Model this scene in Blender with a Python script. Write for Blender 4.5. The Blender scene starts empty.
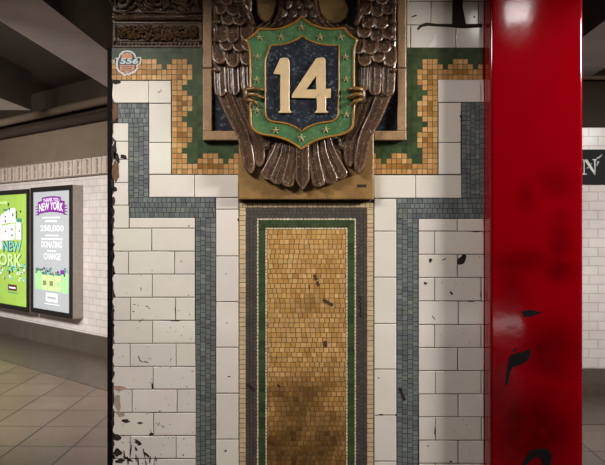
import bpy, math, random
from mathutils import Vector, Matrix
rnd = random.Random(7)
C = bpy.context.scene.collection
PI = math.pi

# ------------------------------------------------------------------ scale
F = 700.0            # focal length in pixels of the 605 px wide frame
D = 2.31             # camera to pier face
S = D / F            # metres per photo pixel on the pier face
CX, HY, CZ = 302.5, 225.0, 1.4
def P(px, py, h=0.0):
    """photo pixel at h pixels in front of the pier face -> world"""
    f = (D - h * S) / D
    return Vector(((px - CX) * S * f, -h * S, CZ + (HY - py) * S * f))
def at(px, py, d):
    """photo pixel at distance d from the camera -> world"""
    return Vector(((px - CX) / F * d, -D + d, CZ + (HY - py) / F * d))

def lin(c):
    return tuple(((v / 255) / 12.92 if v / 255 <= 0.04045 else ((v / 255 + 0.055) / 1.055) ** 2.4) for v in c)

# ------------------------------------------------------------------ materials
def newmat(name):
    m = bpy.data.materials.new(name); m.use_nodes = True
    nt = m.node_tree
    b = nt.nodes['Principled BSDF']
    return m, nt, b
def nd(nt, t, **kw):
    n = nt.nodes.new(t)
    for k, v in kw.items():
        if k.startswith('_'): setattr(n, k[1:], v)
        else: n.inputs[k.replace('__', ' ')].default_value = v
    return n
def coords(nt, scale=1.0):
    tc = nd(nt, 'ShaderNodeTexCoord')
    mp = nd(nt, 'ShaderNodeMapping')
    mp.inputs['Scale'].default_value = (scale,) * 3 if not isinstance(scale, tuple) else scale
    nt.links.new(tc.outputs['Object'], mp.inputs['Vector'])
    return mp.outputs['Vector']
def ramp(nt, fac, stops):
    r = nd(nt, 'ShaderNodeValToRGB')
    el = r.color_ramp.elements
    while len(el) > len(stops): el.remove(el[-1])
    while len(el) < len(stops): el.new(1.0)
    for e, (p, c) in zip(el, stops):
        e.position = p; e.color = (*c, 1)
    nt.links.new(fac, r.inputs['Fac'])
    return r.outputs['Color']
def mix(nt, fac, a, b, mode='MIX'):
    n = nd(nt, 'ShaderNodeMix', _data_type='RGBA', _blend_type=mode)
    for sock, v in ((0, fac), (6, a), (7, b)):
        if hasattr(v, 'is_output'): nt.links.new(v, n.inputs[sock])
        elif sock == 0: n.inputs[0].default_value = v
        else: n.inputs[sock].default_value = (*v, 1)
    return n.outputs[2]
def bump(nt, b, height, strength=0.3, dist=0.002):
    n = nd(nt, 'ShaderNodeBump', Strength=strength, Distance=dist)
    nt.links.new(height, n.inputs['Height']); nt.links.new(n.outputs['Normal'], b.inputs['Normal'])

def plain(name, c, rough=0.6, var=0.12, nscale=30, bmp=0.15, metal=0.0, emit=0.0, spec=0.5, tint=False, worn=None, worn_amt=(0.58, 0.72), wscale=140):
    m, nt, b = newmat(name)
    v = coords(nt)
    n = nd(nt, 'ShaderNodeTexNoise', Scale=nscale, Detail=5, Roughness=0.6)
    nt.links.new(v, n.inputs['Vector'])
    l = lin(c)
    if tint == 'mul':
        a = nd(nt, 'ShaderNodeAttribute', _attribute_name='tint')
        base = ramp(nt, n.outputs['Fac'], [(0.25, tuple(x * (1 - var) for x in l)), (0.75, tuple(min(1, x * (1 + var)) for x in l))])
        base = mix(nt, 1.0, base, a.outputs['Color'], 'MULTIPLY')
    elif tint:
        a = nd(nt, 'ShaderNodeAttribute', _attribute_name='tint')
        base = mix(nt, 1.0, a.outputs['Color'], ramp(nt, n.outputs['Fac'], [(0.25, (1 - var,) * 3), (0.75, (1 + var,) * 3)]), 'MULTIPLY')
    else:
        base = ramp(nt, n.outputs['Fac'], [(0.25, tuple(x * (1 - var) for x in l)), (0.75, tuple(min(1, x * (1 + var)) for x in l))])
    if worn:
        w = nd(nt, 'ShaderNodeTexNoise', Scale=wscale, Detail=6, Roughness=0.7)
        nt.links.new(v, w.inputs['Vector'])
        k = ramp(nt, w.outputs['Fac'], [(worn_amt[0], (0, 0, 0)), (worn_amt[1], (1, 1, 1))])
        base = mix(nt, k, base, lin(worn))
    nt.links.new(base, b.inputs['Base Color'])
    b.inputs['Roughness'].default_value = rough
    b.inputs['Metallic'].default_value = metal
    b.inputs['Specular IOR Level'].default_value = spec
    if emit:
        nt.links.new(base, b.inputs['Emission Color']); b.inputs['Emission Strength'].default_value = emit
    if bmp:
        n2 = nd(nt, 'ShaderNodeTexNoise', Scale=nscale * 4, Detail=3)
        nt.links.new(v, n2.inputs['Vector'])
        bump(nt, b, n2.outputs['Fac'], bmp, 0.003)
    return m

M = {}
M['tile'] = plain('white_glazed_tile', (226, 218, 208), 0.11, 0.05, 9, 0.05, tint=True, worn=(120, 96, 78), worn_amt=(0.70, 0.78), wscale=60)
M['grout'] = plain('dark_grout', (82, 69, 58), 0.9, 0.3, 60, 0.5)
M['mosaic'] = plain('mosaic_tesserae', (150, 110, 60), 0.42, 0.22, 22, 0.10, spec=.35, tint=True)
M['bed'] = plain('mosaic_bed', (122, 88, 48), 0.9, 0.25, 60, 0.3)
M['greenbed'] = plain('green_mosaic_bed', (70, 86, 60), 0.8, 0.25, 60, 0.3)
M['slatebed'] = plain('slate_mosaic_bed', (58, 57, 53), 0.85, 0.2, 60, 0.3)
M['bronze'] = plain('brown_glazed_terracotta', (80, 57, 40), 0.25, 0.4, 30, 0.35, tint='mul', worn=(182, 164, 142), worn_amt=(0.56, 0.80), wscale=130)
M['bronze2'] = plain('ochre_brown_glazed_terracotta', (82, 57, 31), 0.42, 0.35, 40, 0.35, spec=.35, worn=(140, 116, 84), worn_amt=(0.60, 0.76), wscale=170)
M['tan'] = plain('tan_terracotta', (142, 108, 62), 0.42, 0.22, 14, 0.15, worn=(104, 76, 40), worn_amt=(0.52, 0.75), wscale=18)
M['tanrough'] = plain('speckled_tan_terracotta', (158, 124, 88), 0.5, 0.2, 25, 0.3, worn=(98, 72, 48), worn_amt=(0.55, 0.7), wscale=130)
M['navy'] = plain('slate_blue_glaze', (38, 42, 49), 0.24, 0.35, 25, 0.25, worn=(116, 122, 130), worn_amt=(0.54, 0.76), wscale=90)  # pale flecks are scratches plus painted gloss streaks
M['green'] = plain('green_glaze', (70, 104, 66), 0.28, 0.35, 25, 0.25, worn=(142, 158, 124), worn_amt=(0.55, 0.76), wscale=120)
M['gold'] = plain('ochre_gold_glaze', (156, 108, 44), 0.3, 0.25, 40, 0.2)
M['claw'] = plain('brown_gold_glaze', (108, 76, 32), 0.25, 0.35, 60, 0.2)
M['cream'] = plain('cream_glaze', (202, 174, 132), 0.36, 0.1, 30, 0.15, worn=(150, 104, 66), worn_amt=(0.64, 0.76), wscale=70)
M['star'] = plain('pale_green_glaze', (146, 132, 92), 0.3, 0.25, 80, 0.2)
M['black'] = plain('black_painted_steel', (13, 11, 10), 0.8, 0.3, 40, 0.2, spec=.15)
M['chip'] = plain('dark_bared_clay', (40, 28, 20), 0.85, 0.4, 90, 0.6)
M['pinkchip'] = plain('pink_bared_clay', (176, 142, 128), 0.8, 0.2, 60, 0.3)
M['tanchip'] = plain('tan_bared_clay', (168, 150, 126), 0.8, 0.2, 60, 0.3)
M['brick'] = plain('brown_mortar_rubble', (112, 80, 54), 0.9, 0.4, 80, 0.8)
M['lightpatch'] = plain('painted_light_patch', (246, 242, 232), 0.2, 0.03, 10, 0.0)

def red_paint():
    m, nt, b = newmat('red_gloss_paint')
    tc = nd(nt, 'ShaderNodeTexCoord')
    n = nd(nt, 'ShaderNodeTexNoise', Scale=11.0, Detail=5, Roughness=0.6)
    nt.links.new(tc.outputs['Object'], n.inputs['Vector'])
    tot = None
    # soft dark patches, bigger and stronger towards the bottom: centre and size in photo pixels
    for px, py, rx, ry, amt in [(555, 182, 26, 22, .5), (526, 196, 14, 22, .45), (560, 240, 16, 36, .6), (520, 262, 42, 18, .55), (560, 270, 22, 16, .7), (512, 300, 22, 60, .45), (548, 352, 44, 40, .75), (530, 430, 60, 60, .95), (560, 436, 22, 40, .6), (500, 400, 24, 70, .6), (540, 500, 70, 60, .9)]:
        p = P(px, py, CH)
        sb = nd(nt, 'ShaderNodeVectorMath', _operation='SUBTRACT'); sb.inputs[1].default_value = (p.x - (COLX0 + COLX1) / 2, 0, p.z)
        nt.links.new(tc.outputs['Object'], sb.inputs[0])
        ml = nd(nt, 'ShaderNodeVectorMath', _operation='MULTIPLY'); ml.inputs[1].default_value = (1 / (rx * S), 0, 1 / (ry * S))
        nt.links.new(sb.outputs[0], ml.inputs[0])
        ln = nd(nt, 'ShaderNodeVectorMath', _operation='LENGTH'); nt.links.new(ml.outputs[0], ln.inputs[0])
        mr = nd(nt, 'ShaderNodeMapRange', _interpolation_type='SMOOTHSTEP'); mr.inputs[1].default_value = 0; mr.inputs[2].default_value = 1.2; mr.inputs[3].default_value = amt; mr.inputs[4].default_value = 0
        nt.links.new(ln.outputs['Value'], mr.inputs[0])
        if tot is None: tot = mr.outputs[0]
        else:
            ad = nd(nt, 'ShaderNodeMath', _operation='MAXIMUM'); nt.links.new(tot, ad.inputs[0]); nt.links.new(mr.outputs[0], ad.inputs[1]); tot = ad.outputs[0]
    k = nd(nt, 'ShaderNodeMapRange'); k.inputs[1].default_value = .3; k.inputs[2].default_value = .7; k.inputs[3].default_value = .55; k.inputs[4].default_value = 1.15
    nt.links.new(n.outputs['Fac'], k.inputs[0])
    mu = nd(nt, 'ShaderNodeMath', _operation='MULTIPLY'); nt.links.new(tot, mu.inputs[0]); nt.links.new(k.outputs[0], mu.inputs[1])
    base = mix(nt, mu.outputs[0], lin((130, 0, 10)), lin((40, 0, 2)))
    nt.links.new(base, b.inputs['Base Color'])
    b.inputs['Roughness'].default_value = .09
    n2 = nd(nt, 'ShaderNodeTexNoise', Scale=14, Detail=4)
    nt.links.new(tc.outputs['Object'], n2.inputs['Vector'])
    bump(nt, b, n2.outputs['Fac'], 0.10, 0.004)
    return m

def brick_mat(name, c1, c2, mortar, w, h, msize, offset=0.5, rough=0.2, vec='XZ', bmp=0.4, speck=0.0, shift=(0, 0)):
    m, nt, b = newmat(name)
    tc = nd(nt, 'ShaderNodeTexCoord')
    sp = nd(nt, 'ShaderNodeSeparateXYZ'); cb = nd(nt, 'ShaderNodeCombineXYZ')
    nt.links.new(tc.outputs['Object'], sp.inputs[0])
    for i, ax in enumerate(vec):
        ad = nd(nt, 'ShaderNodeMath', _operation='ADD'); ad.inputs[1].default_value = shift[i]
        nt.links.new(sp.outputs[ax], ad.inputs[0]); nt.links.new(ad.outputs[0], cb.inputs[i])
    br = nd(nt, 'ShaderNodeTexBrick'); br.offset = offset; br.squash = 1.0
    br.inputs['Scale'].default_value = 1.0
    br.inputs['Color1'].default_value = (*lin(c1), 1); br.inputs['Color2'].default_value = (*lin(c2), 1)
    br.inputs['Mortar'].default_value = (*lin(mortar), 1)
    br.inputs['Mortar Size'].default_value = msize; br.inputs['Mortar Smooth'].default_value = 0.2
    br.inputs['Brick Width'].default_value = w; br.inputs['Row Height'].default_value = h
    nt.links.new(cb.outputs[0], br.inputs['Vector'])
    n = nd(nt, 'ShaderNodeTexNoise', Scale=2.5, Detail=6, Roughness=0.65)
    nt.links.new(cb.outputs[0], n.inputs['Vector'])
    base = mix(nt, 1.0, br.outputs['Color'], ramp(nt, n.outputs['Fac'], [(0.3, (0.82,) * 3), (0.7, (1.08,) * 3)]), 'MULTIPLY')
    if speck:
        n2 = nd(nt, 'ShaderNodeTexNoise', Scale=70, Detail=3, Roughness=0.8)
        nt.links.new(cb.outputs[0], n2.inputs['Vector'])
        base = mix(nt, 1.0, base, ramp(nt, n2.outputs['Fac'], [(0.35, (1 - speck,) * 3), (0.65, (1 + speck,) * 3)]), 'MULTIPLY')
    nt.links.new(base, b.inputs['Base Color'])
    b.inputs['Roughness'].default_value = rough
    inv = nd(nt, 'ShaderNodeMath', _operation='SUBTRACT'); inv.inputs[0].default_value = 1
    nt.links.new(br.outputs['Fac'], inv.inputs[1])
    bump(nt, b, inv.outputs[0], bmp, 0.003)
    return m
M['farwall'] = brick_mat('far_wall_white_tile', (220, 211, 207), (213, 203, 199), (186, 172, 166), 0.152, 0.076, 0.0035, rough=0.22)
M['floor'] = brick_mat('speckled_floor_tile', (122, 100, 86), (108, 88, 75), (54, 43, 36), 0.36, 0.43, 0.008, 0.0, 0.38, 'XY', 0.3, 0.22, (0.07, 0.08))
M['band'] = plain('dark_floor_border_stone', (84, 72, 62), 0.42, 0.25, 9, 0.15, worn=(64, 54, 46), wscale=60)
M['base'] = plain('grey_brown_base_stone', (84, 74, 66), 0.5, 0.2, 7, 0.15)
M['plaster'] = plain('brown_wall_plaster', (112, 96, 80), 0.75, 0.15, 3, 0.1)
M['ceil'] = plain('dark_brown_ceiling_paint', (58, 45, 34), 0.85, 0.25, 3, 0.1)
M['beam'] = plain('grey_beam_paint', (186, 176, 176), 0.7, 0.15, 3, 0.1)
M['pipe'] = plain('beige_pipe_paint', (122, 106, 88), 0.5, 0.15, 12, 0.1)
M['pipedark'] = plain('dark_pipe_paint', (58, 46, 36), 0.6, 0.15, 12, 0.1)
M['frieze'] = plain('far_frieze_terracotta', (190, 174, 162), 0.5, 0.2, 10, 0.1)
M['friezeline'] = plain('frieze_line_glaze', (132, 114, 102), 0.5, 0.2, 20, 0.1)  # darker tone for the raised frieze lines
M['case'] = plain('dark_poster_case_metal', (26, 24, 24), 0.35, 0.15, 30, 0.05)
M['caseside'] = plain('grey_poster_case_metal', (136, 126, 118), 0.45, 0.15, 30, 0.05)
def screen(name, c, e=0.75, var=0.03): return plain(name, c, 0.25, var, 3, 0.0, emit=e * .45)
M['lime'] = screen('lime_backlit_print', (166, 204, 88), 0.55, 0.12)
M['limelight'] = screen('pale_lime_backlit_print', (206, 238, 160), 0.6, 0.1)
M['white_print'] = screen('white_backlit_print', (238, 236, 244), 0.6)
M['grey_print'] = screen('grey_backlit_print', (178, 183, 188), 0.6, 0.03)
M['purple'] = screen('purple_backlit_print', (138, 40, 160), 0.6, 0.1)
M['violet'] = screen('dark_violet_backlit_print', (96, 22, 112), 0.6, 0.1)
M['cyan'] = screen('cyan_backlit_print', (130, 214, 206), 0.55, 0.1)
M['teal'] = screen('teal_backlit_print', (70, 150, 128), 0.5, 0.1)
M['inkdark'] = screen('dark_backlit_print', (50, 56, 66), 0.4, 0.1)
M['maroon'] = screen('maroon_backlit_print', (96, 30, 52), 0.5, 0.1)
M['jar'] = screen('pale_green_backlit_print', (170, 226, 158), 0.55, 0.08)
M['note'] = screen('olive_backlit_print', (140, 140, 92), 0.5, 0.2)
M['signblack'] = plain('black_enamel', (9, 11, 10), 0.6, 0.2, 20, 0.05, spec=.2)
M['signwhite'] = plain('white_enamel', (206, 204, 196), 0.4, 0.1, 40, 0.05)
M['vinyl_white'] = plain('white_vinyl', (214, 210, 202), 0.4, 0.08, 30, 0.0)
M['vinyl_dark'] = plain('dark_vinyl', (48, 40, 42), 0.4, 0.15, 30, 0.0)
M['vinyl_orange'] = plain('orange_tan_vinyl', (196, 132, 88), 0.4, 0.15, 200, 0.0)
M['vinyl_ink'] = plain('black_vinyl', (22, 20, 22), 0.4, 0.15, 30, 0.0)

# ------------------------------------------------------------------ mesh builder
ORIGIN = {}
class MB:
    def __init__(s): s.v = []; s.f = []; s.mi = []; s.c = []; s.sm = []
    def add(s, vs, fs, mat=0, col=(1, 1, 1), smooth=False):
        o = len(s.v)
        s.v += [tuple(v) for v in vs]
        s.c += list(col) if isinstance(col, list) else [col] * len(vs)
        for f in fs:
            s.f.append([i + o for i in f]); s.mi.append(mat); s.sm.append(smooth)
    def box(s, lo, hi, mat=0, col=(1, 1, 1)):
        x0, y0, z0 = lo; x1, y1, z1 = hi
        s.add([(x0, y0, z0), (x1, y0, z0), (x1, y1, z0), (x0, y1, z0), (x0, y0, z1), (x1, y0, z1), (x1, y1, z1), (x0, y1, z1)],
              [(0, 3, 2, 1), (4, 5, 6, 7), (0, 1, 5, 4), (1, 2, 6, 5), (2, 3, 7, 6), (3, 0, 4, 7)], mat, col)
    def slab(s, x0, y0, x1, y1, h0, h1, bev=0.0, mat=0, col=(1, 1, 1), tilt=(0, 0)):
        """px rectangle block from h0 to h1 with a bevelled front"""
        b = bev
        q0 = [(x0, y0), (x1, y0), (x1, y1), (x0, y1)]
        q1 = [(x0 + b, y0 + b), (x1 - b, y0 + b), (x1 - b, y1 - b), (x0 + b, y1 - b)]
        tx, ty = tilt
        vs = [P(x, y, h0) for x, y in q0] + [P(x, y, h1 - b * 0.6) for x, y in q0] + \
             [P(x, y, h1 + tx * (1 if i in (1, 2) else -1) + ty * (1 if i > 1 else -1)) for i, (x, y) in enumerate(q1)]
        fs = []
        for k in range(4):
            j = (k + 1) % 4
            fs += [(k, k + 4, j + 4, j), (k + 4, k + 8, j + 8, j + 4)]
        fs += [(8, 11, 10, 9), (0, 1, 2, 3)]
        s.add(vs, fs, mat, col)
    def prism(s, poly, h0, h1, bev=0.0, mat=0, col=(1, 1, 1), fn=P):
        n = len(poly)
        area = sum(poly[i][0] * poly[(i + 1) % n][1] - poly[(i + 1) % n][0] * poly[i][1] for i in range(n))
        if area < 0: poly = poly[::-1]
        ins = []
        for i in range(n):
            a = Vector(poly[i - 1]); p = Vector(poly[i]); c = Vector(poly[(i + 1) % n])
            d1 = (p - a).normalized(); d2 = (c - p).normalized()
            n1 = Vector((-d1.y, d1.x)); n2 = Vector((-d2.y, d2.x))
            t = n1 + n2
            if t.length < 0.2: t = n1
            t = t / max(0.35, t.length_squared / 2) if t.length_squared > 0 else n1
            ins.append(p + t * bev)
        vs = [fn(x, y, h0) for x, y in poly] + [fn(x, y, h1 - bev * 0.7) for x, y in poly] + [fn(x, y, h1) for x, y in ins]
        fs = [tuple(range(n))]
        for k in range(n):
            j = (k + 1) % n
            fs += [(k, k + n, j + n, j), (k + n, k + 2 * n, j + 2 * n, j + n)]
        fs.append(tuple(range(3 * n - 1, 2 * n - 1, -1)))
        s.add(vs, fs, mat, col)
    def tube(s, pts, rad, n=10, mat=0, closed=False, smooth=True, col=(1, 1, 1), flat=1.0):
        pts = [Vector(p) for p in pts]; m = len(pts)
        r = rad if isinstance(rad, (list, tuple)) else [rad] * m
        vs = []; fs = []
        for i, p in enumerate(pts):
            a = pts[(i - 1) % m] if closed or i else pts[0]
            b = pts[(i + 1) % m] if closed or i < m - 1 else pts[-1]
            t = (b - a).normalized()
            up = Vector((0, -1, 0))
            if abs(t.dot(up)) > 0.9: up = Vector((0, 0, 1))
            sd = t.cross(up).normalized(); up2 = sd.cross(t)
            for k in range(n):
                th = 2 * PI * k / n
                vs.append(p + (sd * math.cos(th) + up2 * math.sin(th) * flat) * r[i])
        for i in range(m if closed else m - 1):
            j = (i + 1) % m
            for k in range(n):
                l = (k + 1) % n
                fs.append((i * n + k, i * n + l, j * n + l, j * n + k))
        if not closed:
            fs.append(tuple(range(n))); fs.append(tuple(range((m - 1) * n + n - 1, (m - 1) * n - 1, -1)))
        s.add(vs, fs, mat, col, smooth)
    def blob(s, c, r, nu=10, nv=7, mat=0, rot=0.0, smooth=True):
        c = Vector(c); vs = []; fs = []
        R = Matrix.Rotation(rot, 3, 'Y')
        for j in range(nv + 1):
            ph = PI * j / nv
            for i in range(nu):
                th = 2 * PI * i / nu
                p = Vector((r[0] * math.sin(ph) * math.cos(th), r[1] * math.cos(ph), r[2] * math.sin(ph) * math.sin(th)))
                vs.append(c + R @ p)
        for j in range(nv):
            for i in range(nu):
                k = (i + 1) % nu
                fs.append((j * nu + i, j * nu + k, (j + 1) * nu + k, (j + 1) * nu + i))
        s.add(vs, fs, mat, (1, 1, 1), smooth)
    def build(s, name, mats, parent=None, local=False):
        me = bpy.data.meshes.new(name)
        org = Vector((0, 0, 0)) if (parent is None or local) else ORIGIN.get(parent.name, Vector((0, 0, 0)))
        me.from_pydata([tuple(Vector(v) - org) for v in s.v], [], s.f)
        for m in (mats if isinstance(mats, (list, tuple)) else [mats]): me.materials.append(m)
        me.polygons.foreach_set('material_index', s.mi)
        me.polygons.foreach_set('use_smooth', s.sm)
        a = me.attributes.new('tint', 'FLOAT_COLOR', 'POINT')
        a.data.foreach_set('color', [x for c in s.c for x in (*c, 1.0)])
        me.update()
        o = bpy.data.objects.new(name, me); C.objects.link(o)
        if parent: o.parent = parent; ORIGIN[o.name] = org
        return o
def thing(name, label, cat, loc=(0, 0, 0), rz=0.0, group=None):
    o = bpy.data.objects.new(name, None); C.objects.link(o)
    o.empty_display_size = 0.1
    o.location = loc; o.rotation_euler = (0, 0, rz)
    o['label'] = label; o['category'] = cat
    if group: o['group'] = group
    ORIGIN[o.name] = Vector(loc)
    return o
def tag(o, label, cat, group=None):
    o['label'] = label; o['category'] = cat
    if group: o['group'] = group
    return o
def struct(o): o['kind'] = 'structure'; return o

def spline(pts, n):
    """Catmull-Rom through 2-tuples"""
    out = []; m = len(pts) - 1
    for i in range(n + 1):
        t = i / n * m; k = min(int(t), m - 1); u = t - k
        p = [Vector(pts[max(0, min(m, k + d))]) for d in (-1, 0, 1, 2)]
        out.append(0.5 * ((2 * p[1]) + (p[2] - p[0]) * u + (2 * p[0] - 5 * p[1] + 4 * p[2] - p[3]) * u * u + (3 * p[1] - p[0] - 3 * p[2] + p[3]) * u ** 3))
    return out
def jit(c, v=0.08, w=0.04):
    k = 1 + rnd.uniform(-v, v)
    l = lin(c)
    return tuple(max(0, x * k * (1 + rnd.uniform(-w, w))) for x in l)

# ------------------------------------------------------------------ camera
cam = bpy.data.cameras.new('camera'); co = bpy.data.objects.new('camera', cam); C.objects.link(co)
cam.sensor_width = 36; cam.lens = F / 605 * 36
cam.shift_y = (HY - 232.5) / 605
co.location = (0, -D, CZ); co.rotation_euler = (PI / 2, 0, 0)
bpy.context.scene.camera = co
cam.clip_start = 0.05

# ------------------------------------------------------------------ tiled pier
COLX0, COLX1, COLY = (484.4 - CX) * S, (583.4 - CX) / F * (D - 0.074), -0.074
XL = (112 - CX) * S
CEIL = 3.0
core = MB()
core.box((XL, 0.004, 0.0), (COLX0 - 0.001, 0.55, CEIL - 0.002))
pier = struct(core.build('wall_pier', M['grout']))
ORIGIN[pier.name] = Vector((0, 0, 0))

T = MB()
WHITE = (228, 219, 208)
def wt(x0, y0, x1, y1, ragged=False):
    g = 0.34
    c = jit(WHITE, 0.045, 0.015)
    tl = (rnd.uniform(-.05, .05), rnd.uniform(-.05, .05))
    if not ragged:
        T.slab(x0 + g, y0 + g, x1 - g, y1 - g, -1.2, 0, 0.5, 0, c, tl)
    else:
        n = max(3, int((y1 - y0) / 4))
        left = [(x0 + rnd.uniform(0.2, 2.4) + (1.8 if k in (0, n) else 0), y1 - g - (y1 - y0 - 2 * g) * k / n) for k in range(n + 1)]
        T.prism([(x0 + 1.6, y0 + g), (x1 - g, y0 + g), (x1 - g, y1 - g)] + left[:-1], -1.2, 0, 0.3, 0, c)
def row(y0, y1, xs, ragged=False):
    for i, (a, b) in enumerate(zip(xs, xs[1:])): wt(a, y0, b, y1, ragged and i == 0)
# left: courses below the blue-grey step
for y0, y1, xs in [(205.2, 228.2, [112, 129]), (217.6, 228.2, [129.3, 195]), (228.2, 251.2, [112, 151.7, 195]), (251.2, 274.2, [112, 128.5, 174.5, 195]),
                   (274.2, 297.3, [112, 152.2, 195]), (297.3, 320.4, [112, 130.5, 175.5, 195]), (320.4, 343.4, [112, 152.5, 195.4]),
                   (343.4, 366.5, [112, 130, 176, 195.6]), (366.5, 389.3, [112, 153, 195.8]), (389.3, 412.5, [112, 132, 177, 196]),
                   (412.5, 435.6, [112, 153.5, 196]), (435.6, 458.6, [112, 130, 176, 196]), (458.6, 481.6, [112, 154, 196]),
                   (481.6, 504.6, [112, 130, 176, 196]), (504.6, 527.6, [112, 153, 196]), (527.6, 550.6, [112, 130, 176, 196])]:
    row(y0, y1, xs, xs[0] == 112)
for y0, y1 in [(123, 141.3), (141.3, 159.3), (159.3, 182.5), (182.5, 205.2)]: wt(112, y0, 128.5, y1, True)
wt(112, 80.6, 148.6, 103, True); wt(148.6, 80.6, 171.3, 103.2)
wt(148.8, 103.4, 171.3, 142.5); wt(148.8, 142.5, 171.3, 174.3)
wt(149, 174.6, 194.6, 197.4); wt(194.6, 174.6, 238.6, 197.4)
ys = [197.6, 209.3, 256, 301.8, 347.3, 393.3, 439.3, 485, 531, 550]
for a, b in zip(ys, ys[1:]): wt(215.8, a, 238.8, b)
# right
RX = 484.2
for y0, y1, xs in [(218.6, 231.2, [418.4, 457.2, RX]), (231.2, 254.3, [418.4, 434.6, RX]), (254.3, 277.6, [418.4, 457.5, RX]),
                   (277.6, 301, [418.4, 434.6, 481.2, RX]), (301, 324.5, [418.4, 458.4, RX]), (324.5, 347.6, [418.4, 434.6, 481.2, RX]),
                   (347.6, 370.7, [418.4, 457.8, RX]), (370.7, 394, [418.4, 435.2, 481.2, RX]), (394, 417, [418.6, 458.2, RX]),
                   (417, 440.2, [418.6, 435.4, 481.4, RX]), (440.2, 463.3, [418.8, 458.2, RX]), (463.3, 486.4, [418.8, 435.4, 481.4, RX]),
                   (486.4, 509.5, [418.8, 458, RX]), (509.5, 532.6, [418.8, 435.4, RX]), (532.6, 550.6, [418.8, 458, RX])]:
    row(y0, y1, xs)
ys = [198.6, 231.2, 277.3, 323.6, 369.2, 415.2, 461.2, 507, 550]
for a, b in zip(ys, ys[1:]): wt(374, a, 396.6, b)
wt(437.8, 79.6, 481.2, 102.3); wt(481.2, 79.6, RX, 102.3)
wt(438.2, 102.6, 461.3, 142.4); wt(438.2, 142.4, 461.3, 174.4)
wt(373.6, 175, 415.6, 198.2); wt(415.6, 175, 461.6, 198.2)
for y0, y1, xs in [(25, 48, [406.6, 410.4, 456.2, RX]), (1.3, 25, [406.6, 430.8, 478.3, RX]), (-22, 1.3, [406.6, 410, 456, RX]), (-45, -22, [406.6, 431, 478, RX])]:
    row(y0, y1, xs)
# plain courses up to the ceiling and down to the plinth (out of the frame)
for k in range(9):
    y1 = -45 - 23 * k; y0 = y1 - 23
    off = 0 if k % 2 else 23
    xs = [112] + [112 + off + 46 * i for i in range(1, 9) if 112 + off + 46 * i < 480] + [RX]
    row(y0, y1, xs)
T.build('tile_facing', M['tile'], pier)
sd = MB(); sd.box((XL - .012, .122, .0), (XL - .0005, .549, CEIL - .002)); sd.build('side_tile_facing', brick_mat('side_white_tile', (214, 206, 198), (206, 198, 190), (84, 70, 58), .152, .076, .003, vec='YZ'), pier)
pl = MB()
pl.slab(112, 550, RX, 648.5, -1.2, 3, 1.5)
pl.build('stone_plinth', M['base'], pier)

# chips, stains, bared clay and a painted light patch on the tiles
def ragged_poly(cx, cy, rx, ry, rot=0.0, n=11, rough=0.3):
    out = []
    for k in range(n):
        th = 2 * PI * k / n
        r = 1 + rnd.uniform(-rough, rough)
        x = rx * math.cos(th) * r; y = ry * math.sin(th) * r
        out.append((cx + x * math.cos(rot) - y * math.sin(rot), cy + x * math.sin(rot) + y * math.cos(rot)))
    return out
ch = MB()
def chip(cx, cy, rx, ry, rot=0.0, mat=0, n=11, h=0.14, rough=0.3): ch.prism(ragged_poly(cx, cy, rx, ry, rot, n, rough), -0.5, h, 0.03, mat)
# left edge losses
chip(115, 112, 3.2, 9, 0, 3, 13, 0.3); chip(116, 82.3, 5.5, 1.8, 0, 0); chip(114.5, 121.5, 3, 2.2, 0, 0); chip(114, 150, 2.4, 9, 0.1, 0); chip(116.5, 157, 3, 6, -.3, 0); chip(123.5, 157, 3.6, 2, 0.2, 0)
chip(115.8, 172, 3.4, 12, 0, 3, 15, 0.5); chip(114.5, 189.5, 2.4, 2.4, 0, 0); chip(113.6, 201, 1.4, 4, 0, 0); chip(113, 183, 1.6, 8, 0, 0)
for _ in range(26): chip(112.8 + rnd.uniform(-.3, .8), rnd.uniform(205, 462), rnd.uniform(.7, 1.6), rnd.uniform(1.5, 5), 0, 0)
chip(120, 388.5, 6.4, 2.6, 0, 1); chip(117.5, 403, 3.6, 7, .1, 2); chip(120, 414, 4.4, 2.6, .2, 2)
chip(125.6, 421, 4.8, 2.2, .15, 0); chip(140.5, 423, 2.6, 1.2, 0, 0); chip(116.5, 437, 4.2, 3.8, 0, 0); chip(117.5, 452.5, 4.6, 4, 0, 0)
chip(138.2, 442.6, 4.2, 2.2, .6, 0); chip(151.5, 434, 2.4, 1.6, 0, 0); chip(152.4, 386, 1.2, 3, 0, 0)
chip(128, 459, 5, 1.6, .5, 0); chip(147, 455, 3.4, 1.3, .9, 0); chip(120, 461, 4.5, 2.2, 0, 0); chip(136, 449, 2.6, 1.1, 1.2, 0)
for x, y, l, r in [(124.5, 455, 5, 1.4), (131, 450, 6, 1.7), (136, 458, 4, 1.5), (144, 453, 6, 1.4), (150, 460, 4, 1.7), (138, 462, 5, 1.5), (156, 459, 3, 1.2), (128, 462, 4, 1.6), (146, 463, 3, 1.4)]:
    chip(x, y, l, .7, r, 0)
for _ in range(70):
    y = 250 + 215 * math.sqrt(rnd.random()); chip(rnd.uniform(114, 194), y, rnd.uniform(.25, .8), rnd.uniform(.25, .8), rnd.uniform(0, 3), 0, 7)
for x, y, l, r in [(139, 358, 3, 1.2), (141, 361, 2.5, .5), (146, 362, 3, .2), (134.5, 304.5, 1.3, 0), (133.4, 311.5, 1.2, 0), (147, 306.4, 1.6, .3), (141, 320.5, 3, 2.4), (176, 321, 5, 0), (175.3, 310, 4, 1.57), (141, 289, 2, 1.4), (158.5, 424.5, 2, 2.2), (159, 92, 1.6, .1), (161, 90.5, 1, 1.5)]:
    chip(x, y, l, .45, r, 0)
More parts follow.
